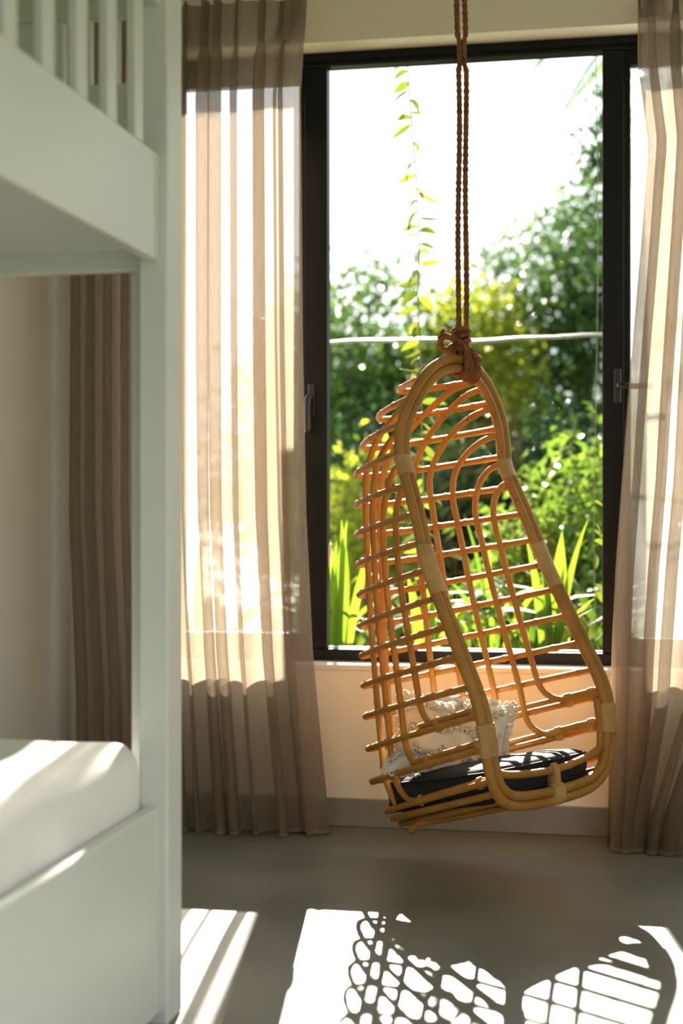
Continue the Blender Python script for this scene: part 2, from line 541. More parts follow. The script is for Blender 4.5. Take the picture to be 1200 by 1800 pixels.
def curtain(name, left, right, nf, v0, label, seed, zt=2.85, amp=.028, ov=.029, back=.14, lead=1):
    """pleated sheer curtain: left/right edges given as (z, u) tables"""
    r = random.Random(seed)
    root = empty(name, W((left[0][1] + right[0][1]) / 2, v0, 0))
    tag(root, label, 'curtain', 'sheer linen curtains')
    zl, ul = zip(*sorted(left))
    zr, ur = zip(*sorted(right))
    NT, NZ = nf * 22, 90
    ts = np.linspace(0, 1, NT + 1)
    # irregular spacing and depth of the folds
    kn = np.linspace(0, 1, nf + 1)
    wts = np.array([r.uniform(.35, 1.9) for _ in range(nf)])
    ph = np.interp(ts, kn, np.r_[0, np.cumsum(wts)] / wts.sum())
    amps = np.interp(ts, np.linspace(0, 1, nf * 2), [r.uniform(.45, 1.3) for _ in range(nf * 2)])
    lo = np.array([r.uniform(-1, 1) for _ in range(nf + 1)])
    sway = np.interp(ph, kn, lo)
    # the leading edge is turned back behind the curtain as a second layer
    NB = 26
    ret = np.linspace(0, 1, NB + 1)[1:]
    if lead > 0:
        layer = np.r_[np.zeros(NT + 1), ret]
        ts = np.r_[ts, 1 + ret * .12]; ph = np.r_[ph, np.ones(NB)]
        amps = np.r_[amps, np.full(NB, .5)]; sway = np.r_[sway, np.full(NB, sway[-1])]
    else:
        layer = np.r_[ret[::-1], np.zeros(NT + 1)]
        ts = np.r_[-ret[::-1] * .12, ts]; ph = np.r_[np.zeros(NB), ph]
        amps = np.r_[np.full(NB, .5), amps]; sway = np.r_[np.full(NB, sway[0]), sway]
    NT = NT + NB
    zs = np.r_[.006, np.linspace(0.016, 2.60, NZ - 17), np.linspace(2.62, zt, 17)]

    def point(t, p_, a, sw, lay, z):
        l_, r_ = np.interp(z, zl, ul), np.interp(z, zr, ur)
        h = z / zt
        pinch = math.exp(-((z - 2.70) / .035) ** 2)           # gathered line below the heading
        head = 1.0 / (1 + math.exp(-(z - 2.70) / .02))
        am = amp * a * (1 + .55 * (1 - h)) * (1 - .62 * pinch)
        th = 2 * math.pi * nf * t
        wob = .35 * math.sin(2.1 * z + 5 * p_ + seed) * (1 - h)
        u = l_ + (r_ - l_) * p_ + ov * (.55 + .45 * a) * (1 - .3 * head) * math.sin(th + .6 * sw) + .010 * sw * (1 - h)
        v = v0 + am * (math.cos(th + wob) + .16 * math.sin(2 * th + sw * 3 + 1.3 * z)) + .012 * sw * (1 - h)
        if lay > 0:
            u -= lead * back * lay * (1 - .5 * head)
            v += .040 * min(1, lay * 8) + .008 * math.sin(9 * lay)
        if head > .5:
            v += .006 * math.sin(th * 3)
        return W(u, v, z)
    V = [point(t, ph[i], amps[i], sway[i], layer[i], z) for z in zs for i, t in enumerate(ts)]
    n1 = NT + 1

    def faces_for(j0, j1):
        return [(j * n1 + i, j * n1 + i + 1, (j + 1) * n1 + i + 1, (j + 1) * n1 + i) for j in range(j0, j1) for i in range(NT)]

    def part(pn, j0, j1, mat):
        vv = V[j0 * n1:(j1 + 1) * n1]
        ff = [(j * n1 + i, j * n1 + i + 1, (j + 1) * n1 + i + 1, (j + 1) * n1 + i) for j in range(j1 - j0) for i in range(NT)]
        return link_mesh(pn, vv, ff, mat, root, smooth=True)
    jh = int(np.searchsorted(zs, 2.70))
    part('panel', 1, jh, 'sheer')
    part('heading', jh, len(zs) - 1, 'hem')
    part('hem', 0, 1, 'hem')
    path = [V[i] for i in range(0, n1, 2)]
    v, f = tube(path, .0035, 6)
    link_mesh('hem_seam', v, f, 'hem', root, smooth=True)
    return root


curtain('sheer_curtain',
        [(0, -.90), (.5, -.905), (1.1, -.93), (2.85, -.92)],
        [(0, -.030), (.3, -.06), (.617, -.090), (1.1, -.112), (1.68, -.122), (2.53, -.126), (2.85, -.104)],
        13, -.185, 'wide sheer beige curtain hanging left of the swing chair, behind the bunk bed', 3)
curtain('sheer_curtain',
        [(0, .918), (.637, .932), (.915, .944), (1.469, .984), (2.02, 1.03), (2.3, 1.052), (2.585, 1.015), (2.85, 1.02)],
        [(0, 1.15), (.12, 1.18), (.5, 1.34), (1.2, 1.42), (2.85, 1.46)],
        6, -.20, 'narrow sheer beige curtain at the right edge of the window', 9, amp=.045, ov=.036, back=.10, lead=-1)

# ------------------------------------------------------------------ bunk bed
BA = math.radians(11.2)
CB, SB = math.cos(BA), math.sin(BA)
BX, BY = -.352, 3.14


def bxf(p):
    """p right, q towards the viewer, z"""
    x, q, z = p
    return (BX + x * CB - q * SB, BY - x * SB - q * CB, z)


bed = empty('bunk_bed', bxf((-.47, 1.0, 0)))
tag(bed, 'white painted wooden bunk bed with slatted upper guard rail', 'bunk bed')
PW = -.94
for (x0, x1) in ((-.065, 0), (PW, PW + .065)):
    for (q0, q1) in ((0, .10), (1.98, 2.08)):
        MB(bxf).box(x0, x1, q0, q1, 0, 2.27, .004).build('post', 'bedwhite', bed)
for (x0, x1) in ((-.045, -.018), (PW + .018, PW + .045)):
    MB(bxf).box(x0, x1, .10, 1.98, 1.636, 1.864, .003).build('side_rail', 'bedwhite', bed)
    MB(bxf).box(x0, x1, .10, 1.98, 2.185, 2.25, .003).build('guard_rail', 'bedwhite', bed)
    for k in range(11):
        q = .221 + .156 * k
        MB(bxf).box(x0 + .003, x1 - .003, q - .025, q + .025, 1.864, 2.185, .003).build('baluster', 'bedwhite', bed)
for (q0, q1) in ((.035, .065), (2.015, 2.045)):
    MB(bxf).box(PW + .065, -.065, q0, q1, 1.625, 2.035, .003).build('end_panel', 'bedwhite', bed)
    MB(bxf).box(PW + .065, -.065, q0, q1, 2.18, 2.25, .003).build('end_rail', 'bedwhite', bed)
    for k in range(13):
        xx = -.0835 - .063 * k
        MB(bxf).box(xx - .0205, xx + .0205, q0 + .003, q1 - .003, 2.035, 2.18, .002).build('end_slat', 'bedwhite', bed)
MB(bxf).box(PW + .045, -.045, .065, 2.015, 1.672, 1.69).build('upper_base', 'bedwhite', bed)
for (x0, x1) in ((-.105, -.065), (PW + .065, PW + .105)):
    MB(bxf).box(x0, x1, .01, .035, .3, 1.63, .003).build('end_stile', 'bedwhite', bed)
MB(bxf).box(-.05, -.018, .10, 1.98, .03, .469, .003).build('lower_side_panel', 'bedwhite', bed)
MB(bxf).box(PW + .018, PW + .05, .10, 1.98, .03, .469, .003).build('lower_side_panel', 'bedwhite', bed)
MB(bxf).box(PW + .065, -.065, .05, .08, .03, .47, .003).build('lower_end_panel', 'bedwhite', bed)
MB(bxf).box(PW + .065, -.065, 2.0, 2.03, .03, .47, .003).build('lower_end_panel', 'bedwhite', bed)
MB(bxf).box(PW + .05, -.05, .08, 2.0, .30, .325).build('lower_base', 'bedwhite', bed)


def mattress(x0, x1, q0, q1, z0, z1, label, seed):
    r = .05
    nx, nq = 36, 70
    rr = np.random.default_rng(seed)
    phs = rr.uniform(0, 6.28, 12)

    def wr(x, q):
        s = 0
        for k in range(6):
            s += math.sin((7 + 5 * k) * q + (3 - 2 * k) * 5 * x + phs[k]) / (1 + k)
        return .0022 * s
    V, Fc = [], []
    # profile round the section (x,z), swept along q, with rounded ends
    prof = []
    cs = [((x0, z0), 180, 270), ((x1, z0), 270, 360), ((x1, z1), 0, 90), ((x0, z1), 90, 180)]
    for (cx, cz), a0, a1 in cs:
        sx = 1 if cx == x0 else -1
        sz = 1 if cz == z0 else -1
        for k in range(7):
            a = math.radians(a0 + (a1 - a0) * k / 6)
            prof.append((cx + sx * r + r * math.cos(a), cz + sz * r + r * math.sin(a)))
        if cz == z1 and cx == x1:
            for k in range(1, nx):
                prof.append((x1 - r + (x0 + r - x1 + r) * k / nx, z1))
        if cz == z0 and cx == x1:
            for k in range(1, 6):
                prof.append((x1, z0 + r + (z1 - z0 - 2 * r) * k / 6))
    qs = [(q0, .0)] + [(q0 + r * (1 - math.cos(math.radians(a))), math.sin(math.radians(a))) for a in (20, 40, 60, 75, 90)]
    qs = [(q, 1 - s) for q, s in qs]
    mid = [(q0 + r + (q1 - q0 - 2 * r) * k / nq, 0) for k in range(1, nq)]
    end = [(q0 + q1 - q, s) for q, s in reversed(qs)]
    rows = qs + mid + end
    cx, cz = (x0 + x1) / 2, (z0 + z1) / 2
    for q, ins in rows:
        for (x, z) in prof:
            dx = -math.copysign(min(ins * r, abs(x - cx)), x - cx) if abs(x - cx) > (x1 - x0) / 2 - r else 0
            dz = -math.copysign(ins * r, z - cz) if abs(z - cz) > (z1 - z0) / 2 - r else 0
            w_ = wr(x, q) * (1.0 if z > cz else .5)
            bul = .006 * math.sin(math.pi * (z - z0) / (z1 - z0)) * math.copysign(1, x - cx)
            V.append((x + dx + bul + (w_ if abs(x - x1) < .03 else 0), q, z + dz + (w_ if z > z1 - .01 else 0)))
    n = len(prof)
    for j in range(len(rows) - 1):
        for i in range(n):
            Fc.append((j * n + i, j * n + (i + 1) % n, (j + 1) * n + (i + 1) % n, (j + 1) * n + i))
    Fc.append(tuple(range(n)))
    Fc.append(tuple((len(rows) - 1) * n + i for i in range(n)))
    o = MB(bxf).add(V, Fc).build('mattress', 'sheet', None, smooth=True)
    return tag(o, label, 'mattress')


mattress(PW + .055, -.062, .085, 1.99, .326, .607, 'thick white sheeted mattress on the lower bunk', 2)
mattress(PW + .055, -.055, .075, 2.0, 1.691, 1.80, 'thin white mattress on the upper bunk behind the guard rail', 5)

# ------------------------------------------------------------------ hanging chair
CX, CY, CS, CZ = .468, 4.285, 1.04, -.044     # place, size and drop of the chair
PSI = .807
WV = np.array([math.cos(PSI), math.sin(PSI), 0])
HZ = np.array([math.sin(PSI), -math.cos(PSI), 0])


def ch(w, f, z):
    return np.array([CX, CY, CZ]) + CS * (HZ * f + WV * w + np.array([0, 0, z]))


chair = empty('hanging_chair', tuple(ch(0, 0, .2)))
tag(chair, 'honey coloured rattan hanging chair with open lattice shell', 'chair')

HOOP = [(0, 1.54, -.145), (.075, 1.525, -.147), (.135, 1.487, -.15), (.185, 1.43, -.152), (.22, 1.37, -.155), (.236, 1.31, -.157),
        (.238, 1.25, -.152), (.243, 1.185, -.125), (.254, 1.09, -.083), (.272, .939, -.02), (.283, .759, .076), (.291, .6, .163),
        (.289, .5, .19), (.279, .42, .197), (.25, .355, .2), (.19, .32, .2), (.1, .309, .2)]
HOOP_LOOP = HOOP + [(0, .307, .2)] + [(-w, z, f) for (w, z, f) in reversed(HOOP[1:])]
hp = catmull(HOOP_LOOP, 10, closed=True)          # (w, z, f)


def hoop_offset(d):
    n = len(hp)
    out = []
    for i in range(n):
        a, b = hp[(i - 1) % n], hp[(i + 1) % n]
        t = np.array([b[0] - a[0], b[1] - a[1]])
        t /= np.linalg.norm(t)
        nrm = np.array([t[1], -t[0]])             # towards the inside
        out.append(ch(hp[i][0] + nrm[0] * d, hp[i][2], hp[i][1] + nrm[1] * d))
    return out


tube_obj('frame_cane', hoop_offset(-.0135), .0145, 'rattan_dark', chair, 12, closed=True, nodes=.06, seed=1, node_gap=.3)
tube_obj('frame_cane', hoop_offset(.0135), .0138, 'rattan_dark', chair, 12, closed=True, nodes=.06, seed=2, node_gap=.3)

hz_tab = sorted([(z, w, f) for (w, z, f) in catmull(HOOP, 8)[:130] if z > .33], key=lambda t: t[0])
_z = np.array([t[0] for t in hz_tab]); _w = np.array([t[1] for t in hz_tab]); _f = np.array([t[2] for t in hz_tab])

LEGZ = [1.500, 1.436, 1.36, 1.272, 1.178, 1.095, 1.016, .942, .867, .790, .711, .634, .560, .474, .385]
APXZ = [1.470, 1.388, 1.30, 1.212, 1.118, 1.026, .932, .836, .738, .646, .553, .457, .357, .258, .175]
APXF = [-.345, -.425, -.485, -.512, -.514, -.512, -.508, -.504, -.500, -.495, -.489, -.482, -.470, -.452, -.395]
QQ = np.arange(len(LEGZ))


def cub(tab, q):
    """smooth interpolation of a table"""
    q = min(max(q, 0), len(tab) - 1)
    i = min(int(q), len(tab) - 2)
    t = q - i
    p = lambda k: tab[min(max(k, 0), len(tab) - 1)]
    p0, p1, p2, p3 = p(i - 1), p(i), p(i + 1), p(i + 2)
    return .5 * (2 * p1 + (-p0 + p2) * t + (2 * p0 - 5 * p1 + 4 * p2 - p3) * t * t + (-p0 + 3 * p1 - 3 * p2 + p3) * t ** 3)


def shell(q, phi, inset=0.0):
    lz, az, af = cub(LEGZ, q), cub(APXZ, q), cub(APXF, q)
    lw, lf = np.interp(lz, _z, _w), np.interp(lz, _z, _f)
    lw = max(lw - .006 - inset, .01)
    h = 1 - (phi * phi + .0009) ** .86
    D = (lf - af) - inset + .012
    return ch(lw * phi, lf - D * h, lz + (az - lz) * h)


def rib_path(q, dz=0.0, p0=-1.0, p1=1.0, inset=0.0, n=70):
    out = []
    for i in range(n + 1):
        s = p0 + (p1 - p0) * i / n
        p = shell(q, s, inset)
        p[2] += dz
        out.append(p)
    return out


for q in range(14):
    tube_obj('rib', rib_path(q, 0, inset=-.011), .0096, 'rattan', chair, 9, nodes=.22, seed=20 + q, node_gap=.10, step=.006)
    # rounded end of the rib standing proud at the spine of the shell

CANES = [  # top phi, bottom phi, top level, bottom level, bends forward at the bottom
    (.89, .82, 3.85, 12, True), (.806, .765, 3.25, 13, True), (.707, .68, 2.25, 14, True), (.585, .56, 1.25, 14.0, False), (.48, .43, .45, 14.0, False), (.18, .16, .05, 14.0, False),
    (-.83, -.70, 3.85, 12, True), (-.70, -.58, 3.25, 13, True), (-.57, -.46, 2.25, 14, True), (-.44, -.36, 1.25, 14.0, False)]
for ci, (pt_, pb, qt, qb, bend) in enumerate(CANES):
    sg = 1 if pt_ > 0 else -1
    d = 1 + 4.2 * (1 - abs(pt_))
    path = []
    n = 150
    qend = qb - .12
    for i in range(n + 1):
        q = qt + (qend - qt) * i / n
        base = pt_ + (pb - pt_) * (q - 2) / 11.0
        phi = base
        tau = (q - qt) / d
        if tau < 1:
            e = 1 - math.sqrt(max(0, 1 - (1 - tau) ** 2))
            phi = base + (sg - base) * e
        if bend:
            dq = 1.0
            tb = (qend - q) / dq
            if tb < 1:
                e = 1 - math.sqrt(max(0, 1 - (1 - tb) ** 2))
                phi = phi + (sg * (abs(pb) + .10) - phi) * e
        path.append(shell(q, phi, .006))
    if bend:
        # runs on beside the rib to the hoop
        p0 = abs(pb) + .10
        for i in range(1, 12):
            phi = sg * (p0 + (1.0 - p0) * i / 11)
            path.append(shell(qend, phi, .006))
    path = np.array(path)
    # even out the sharp ends
    path = resample(path, .012)
    path[1:-1] = (path[:-2] + 2 * path[1:-1] + path[2:]) / 4
    tube_obj('upright_cane', path, .0098, 'rattan', chair, 9, nodes=.12, seed=60 + ci, node_gap=.16, step=.006)

# seat level: doubled ribs, base rings, front rail over the cushion
tube_obj('seat_rib', rib_path(14, 0, inset=-.006), .0095, 'rattan', chair, 9, nodes=.12, seed=90, step=.006)
for sgn in (-1, 1):
    for q, a in ((12, .70), (13, .62)):
        tube_obj('side_brace', rib_path(q, .021, sgn * a, sgn * 1.0, inset=.0, n=24), .0085, 'rattan', chair, 9, nodes=.14, seed=95 + q + sgn, step=.006)


def base_ring(z_front, z_back, wf, ff, fb, r, seed, nm):
    path = []
    for i in range(81):
        s = -1 + 2 * i / 80
        h = 1 - abs(s) ** 2.3
        path.append(ch(wf * s, ff - (ff - fb) * h, z_front + (z_back - z_front) * h))
    tube_obj(nm, path, r, 'rattan_dark', chair, 9, nodes=.1, seed=seed, step=.007)


base_ring(.348, .162, .25, .197, -.37, .0105, 101, 'base_ring')
base_ring(.326, .148, .20, .2, -.345, .0105, 102, 'base_ring')
for k, w in enumerate((-.12, -.02, .08)):
    tube_obj('base_slat', [ch(w, .19, .300), ch(w, .0, .243), ch(w, -.2, .185), ch(w, -.30 + abs(w) * .6, .158)], .0105, 'rattan_dark', chair, 9, nodes=.1, seed=110 + k, step=.008)
fr_pts = [(-.262, .55, .168), (-.262, .47, .178), (-.254, .415, .186), (-.225, .394, .192), (-.12, .382, .196), (0, .378, .198), (.12, .386, .196), (.22, .402, .192), (.252, .424, .186), (.262, .47, .178), (.262, .55, .168)]
tube_obj('front_rail', [ch(w, f, z) for (w, z, f) in catmull(fr_pts, 10)], .011, 'rattan_dark', chair, 10, nodes=.08, seed=120, step=.007)


def binding(path, rx, turns, extra=.0, flat=None, name='binding'):
    """a sleeve of wound split cane: ridged tube; flat=(axis, factor) widens it along an axis"""
    P = resample(path, .0012)
    n = len(P)
    L = np.linspace(0, 1, n)
    v, f = [], []
    T = np.gradient(P, axis=0)
    T /= np.linalg.norm(T, axis=1)[:, None]
    ax = np.array(flat[0], float)
    S = 16
    for i in range(n):
        t = T[i]
        a = ax - t * (ax @ t)
        a /= np.linalg.norm(a)
        b = np.cross(t, a)
        rr = 1 + .07 * abs(math.sin(math.pi * turns * L[i])) + .02 * math.sin(13.7 * L[i] * turns)
        for k in range(S):
            an = 2 * math.pi * k / S
            c, s = math.cos(an), math.sin(an)
            v.append(P[i] + (a * c * (flat[1] + extra) + b * s * (rx + extra)) * rr * CS)
    for i in range(n - 1):
        for k in range(S):
            f.append((i * S + k, i * S + (k + 1) % S, (i + 1) * S + (k + 1) % S, (i + 1) * S + k))
    f.append(tuple(range(S - 1, -1, -1)))
    f.append(tuple((n - 1) * S + k for k in range(S)))
    return link_mesh(name, v, f, 'binding', chair, smooth=True)


def hoop_seg(z0, z1, sg):
    zz = np.linspace(z0, z1, 20)
    return [ch(sg * np.interp(z, _z, _w), np.interp(z, _z, _f), z) for z in zz]


for sg in (-1, 1):
    binding(hoop_seg(1.205, 1.262, sg), .0172, 8, flat=(WV, .0300))
    binding(hoop_seg(.875, 1.005, sg), .0172, 18, flat=(WV, .0300))
    binding(hoop_seg(.452, .535, sg), .0175, 12, flat=(WV, .0340))
# centre binding on the front rail and seat front
binding([ch(-.012, .2, .310), ch(.034, .2, .310)], .0185, 6, flat=((0, 0, 1), .0305))
binding([ch(-.008, .199, .350), ch(.012, .199, .350)], .0165, 3, flat=((0, 0, 1), .045))
# small lashings where canes run double
for sg in (-1, 1):
    for q, phs_ in ((12, (.90 if sg > 0 else .80, .965)), (13, (.86 if sg > 0 else .72, .955)), (14, (.74 if sg > 0 else .6, .93))):
        for p in phs_:
            a = shell(q, sg * (p - .006)); b = shell(q, sg * (p + .012))
            up_ = .010 if q < 14 else .004
            a[2] += up_; b[2] += up_
            binding([a, b], .0112, 3, flat=((0, 0, 1), .0205 if q < 14 else .016), name='lashing')
# lashings at crossings of ribs and canes at the spine
for q in range(3, 13):
    a = shell(q, -.50, -.004); b = shell(q, -.475, -.004)
    binding([a, b], .0115, 2, flat=((0, 0, 1), .0115), name='lashing')

# ------------------------------------------------------------------ seat cushion
def seat_plane(f):
    return .318 + (f - .17) * math.tan(math.radians(13.2))


def cushion_outline(scale):
    pts = []
    for i in range(60):
        s = -1 + 2 * i / 59
        h = 1 - abs(s) ** 2.05
        pts.append((.232 * s, .135 - .535 * h))
    pts += [(.215, .165), (.15, .178), (.05, .182), (-.05, .182), (-.15, .178), (-.215, .165)]
    c = np.array([0, -.05])
    return [tuple(c + (np.array(p) - c) * scale) for p in pts]


cu = empty('seat_cushion', tuple(ch(0, -.05, .27)))
tag(cu, 'black padded seat cushion lying in the rattan hanging chair', 'cushion')
V, Fc = [], []
prof = [(.30, -.012), (.70, -.012), (.92, -.008), (.975, .008), (1.0, .042), (.99, .068), (.95, .088), (.85, .098), (.6, .108), (.3, .112), (.02, .113)]
for sc_, dz in prof:
    for (w, f) in cushion_outline(sc_):
        V.append(ch(w, f, seat_plane(f) + dz))
n = 66
for j in range(len(prof) - 1):
    for i in range(n):
        Fc.append((j * n + i, j * n + (i + 1) % n, (j + 1) * n + (i + 1) % n, (j + 1) * n + i))
Fc.append(tuple(range(n - 1, -1, -1)))
Fc.append(tuple((len(prof) - 1) * n + i for i in range(n)))
b_ = link_mesh('cushion_body', V, Fc, 'black', cu, smooth=True)
fix_normals(b_)
for dz, nm in ((.080, 'piping'), (.016, 'piping')):
    tube_obj(nm, [ch(w, f, seat_plane(f) + dz) for (w, f) in cushion_outline(.985)], .004, 'black', cu, 6, closed=True)

# ------------------------------------------------------------------ pillow
pc = ch(-.012, -.163, .428)
pa = np.array([.955, -.25, -.05]); pa /= np.linalg.norm(pa)
pb_ = np.array([-.02, .62, .78]); pb_ -= pa * (pa @ pb_); pb_ /= np.linalg.norm(pb_)
pn = np.cross(pa, pb_)
pil = empty('throw_pillow', tuple(pc - pb_ * .1))
tag(pil, 'cream cotton pillow with tufted fringe on the black seat cushion', 'pillow')
PWd, PHt, PTh = .178, .135, .055


def pil_pt(a, b, side):
    k = max(0.0, (1 - abs(a) ** 2.6)) ** .55 * max(0.0, (1 - abs(b) ** 2.6)) ** .55
    pin = 1 - .10 * (1 - abs(a)) * abs(b) ** 3 - .0
    th = PTh * k * (1 + .10 * math.sin(9 * a + 2) * math.sin(7 * b)) + .006 * math.sin(16 * a + 9 * b) * k
    e = 1 - .09 * (b * b) * (1 - a * a) 
    e2 = 1 - .09 * (a * a) * (1 - b * b)
    sag = -.018 * (a * a) * 0
    return pc + pa * a * PWd * e2 + pb_ * b * PHt * e + pn * side * th


N_ = 28
V, Fc = [], []
for side in (1, -1):
    b0 = len(V)
    for j in range(N_ + 1):
        for i in range(N_ + 1):
            V.append(pil_pt(-1 + 2 * i / N_, -1 + 2 * j / N_, side))
    for j in range(N_):
        for i in range(N_):
            q4 = (b0 + j * (N_ + 1) + i, b0 + j * (N_ + 1) + i + 1, b0 + (j + 1) * (N_ + 1) + i + 1, b0 + (j + 1) * (N_ + 1) + i)
            Fc.append(q4 if side == 1 else q4[::-1])
link_mesh('cover', V, Fc, 'cotton', pil, smooth=True)


def yarn(name, spots, r, kind):
    mb = MB()
    for (p, d1, d2, h) in spots:
        path = []
        for i in range(7):
            t = math.pi * i / 6
            path.append(p + d1 * (-math.cos(t)) * h * .6 + d2 * math.sin(t) * h + np.array([rng.uniform(-.001, .001) for _ in range(3)]))
        v, f = tube(path, r, 5)
        mb.add([tuple(x) for x in v], f)
    o = link_mesh(name, mb.v, mb.f, 'cotton', pil, smooth=True)
    tag(o, 'rows of looped cream yarn', kind=kind)


for b0 in (-.62, .0, .62):
    spots = []
    for k in range(110):
        a = rng.uniform(-.93, .93)
        b = b0 + rng.gauss(0, .055) + .05 * math.sin(9 * a)
        p = pil_pt(a, b, 1)
        d1 = pa * rng.uniform(-1, 1) + pb_ * rng.uniform(-1, 1)
        d1 /= np.linalg.norm(d1)
        spots.append((p, d1, pn * 1.0 + pb_ * rng.uniform(-.5, .5), rng.uniform(.008, .017)))
    yarn('tuft_row', spots, .0026, 'stuff')
spots = []
for k in range(260):
    e = rng.uniform(-1, 1)
    sidek = k % 4
    a, b = ((e, 1.0), (1.0, e), (-1.0, e), (e, -1.0))[sidek]
    outw = (pb_, pa, -pa, -pb_)[sidek]
    tng = (pa, pb_, pb_, pa)[sidek]
    spots.append((pil_pt(a, b, 1), tng * rng.choice((-1, 1)), outw + pn * rng.uniform(-.4, .6), rng.uniform(.010, .022)))
yarn('fringe', spots, .0026, 'stuff')

# ------------------------------------------------------------------ rope
HT = ch(.03, -.145, 1.535)
rp_ = empty('hanging_rope', tuple(HT))
tag(rp_, 'brown coir rope knotted round the top of the rattan chair', 'rope')
RX, RY = HT[0], HT[1]
EX = np.array([1.0, 0, 0]); EY = np.array([0, 1.0, 0]); EZ = np.array([0, 0, 1.0])


def twist(path, r, lay=.022, amp=.22):
    """two-ply look: bumpy radius"""
    P = resample(path, .004)
    L = np.r_[0, np.cumsum(np.linalg.norm(np.diff(P, axis=0), axis=1))]
    rr = r * (1 + amp * .5 * np.sin(2 * math.pi * L / lay) + nrg.normal(0, .07, len(L)))
    return P, rr


kz = 1.633     # height of the knot
KN = np.array([RX - .012, RY, kz])
for sx in (-1, 1):
    path = []
    for i in range(60):
        t = i / 59
        z = kz + .02 + (ZC - .03 - kz - .02) * t
        gap = .0115 * (1 + .25 * math.sin(11 * t + sx)) * min(1, 6 * (1 - t) + .5)
        if abs(z - 2.53) < .05:
            gap *= .55
        path.append((KN[0] + .004 + sx * gap + .003 * math.sin(5 * t), KN[1] + sx * .002, z))
    P, rr = twist(path, .0082)
    v, f = tube(P, rr, 8)
    link_mesh('strand', v, f, 'rope', rp_, smooth=True)
# turns around the hoop, side by side along it
for k in range(6):
    w = .008 + .0125 * k
    c = ch(w, -.147, 1.538 - max(0, w - .03) * .35)
    ring = []
    for i in range(34):
        a = 2 * math.pi * i / 34
        ry = .031 + .004 * math.sin(k * 2.1)
        rz_up = .042 + .030 * (1 - k / 6)
        z = (rz_up if math.sin(a) > 0 else .036) * math.sin(a)
        ring.append(c + HZ * ry * math.cos(a) + EZ * z + WV * (-.012 * max(0, math.sin(a)) * k * .5))
    ring.append(ring[0])
    P, rr = twist(ring, .0085)
    v, f = tube(P, rr, 8)
    link_mesh('hoop_turn', v, f, 'rope', rp_, smooth=True)
# knot: turns around the standing part
for k in range(4):
    cz = kz - .022 + .0165 * k
    ring = [KN + np.array([.002, 0, cz - kz]) + EX * (.0195 + .003 * (k % 2)) * math.cos(a) + EY * .020 * math.sin(a) + EZ * .006 * math.sin(a + k) for a in np.linspace(0, 2 * math.pi, 30)]
    P, rr = twist(ring, .0092)
    v, f = tube(P, rr, 8)
    link_mesh('knot_turn', v, f, 'rope', rp_, smooth=True)
# legs from the knot down to the hoop
for (a, b, c) in ((-.012, -.022, -.016), (.010, .022, .040), (.014, .045, .062), (.0, .004, .012)):
    path = catmull([KN + np.array([a, -.006, -.015]), KN + np.array([b, -.022, -.05]), ch(.03 + c * .8, -.125, 1.556)], 10)
    P, rr = twist(path, .0085)
    v, f = tube(P, rr, 8)
    link_mesh('knot_leg', v, f, 'rope', rp_, smooth=True)
# the loose tail doubled back on the left
path = catmull([KN + np.array([0, -.018, -.01]), KN + np.array([-.03, -.028, .004]), KN + np.array([-.058, -.022, .008]), KN + np.array([-.062, -.012, -.018]),
                KN + np.array([-.046, -.016, -.034]), KN + np.array([-.02, -.022, -.018])], 10)
P, rr = twist(path, .0105)
v, f = tube(P, rr, 8)
link_mesh('knot_tail', v, f, 'rope', rp_, smooth=True)
path = catmull([KN + np.array([-.058, -.02, .0]), KN + np.array([-.058, -.014, .022]), KN + np.array([-.052, -.012, .03])], 8)
P, rr = twist(path, .006)
v, f = tube(P, rr, 8)
link_mesh('knot_tail', v, f, 'rope', rp_, smooth=True)
# fuzz of loose coir fibres
fv = MB()
for k in range(420):
    z = rng.uniform(kz - .08, kz + .03) if k < 260 else rng.uniform(kz, 2.7)
    a = rng.uniform(0, 6.28)
    R0 = .024 if k < 260 else .012
    p0 = np.array([KN[0] + (.022 if (k < 260 and z < kz - .03) else .004) + R0 * math.cos(a), KN[1] + R0 * math.sin(a) - .005, z])
    d = np.array([math.cos(a), math.sin(a), rng.uniform(-.8, .8)]) * rng.uniform(.008, .02)
    s = np.cross(d, EZ); s = s / (np.linalg.norm(s) + 1e-9) * .0005
    fv.add([tuple(p0 - d * .6 - s), tuple(p0 - d * .6 + s), tuple(p0 + d)], [(0, 1, 2)])
tag(link_mesh('fibre_fuzz', fv.v, fv.f, 'rope', rp_), 'loose coir fibres', kind='stuff')
hk = [np.array([KN[0] + .004, KN[1], ZC - .03]) + EX * .022 * math.cos(a) + EZ * .022 * math.sin(a) for a in np.linspace(-math.pi * .9, math.pi * .6, 24)] 
o = tube_obj('ceiling_hook', hk + [np.array([KN[0] + .004, KN[1], ZC + .01])], .005, 'steel', None, 8)
tag(o, 'small steel hook in the ceiling holding the rope', 'hook')

# ------------------------------------------------------------------ garden
o = MB().box(-60, -.45, 7.2, 160, -.2, -.03).build('terrace', 'paving')  # invented bright ground, added so the view behind the left curtain turns white
tag(o, 'added pale terrace whitening the view left of the garden', kind='structure')
o = MB().box(-60, 60, 5.6, 160, -.25, -.05).build('ground_outside', 'ground')
tag(o, 'garden ground beyond the window', kind='structure')
o = MB().box(-30, 30, -30, 5.6, -.35, -.13).build('ground_around', 'ground')
tag(o, 'open ground around the house', kind='structure')


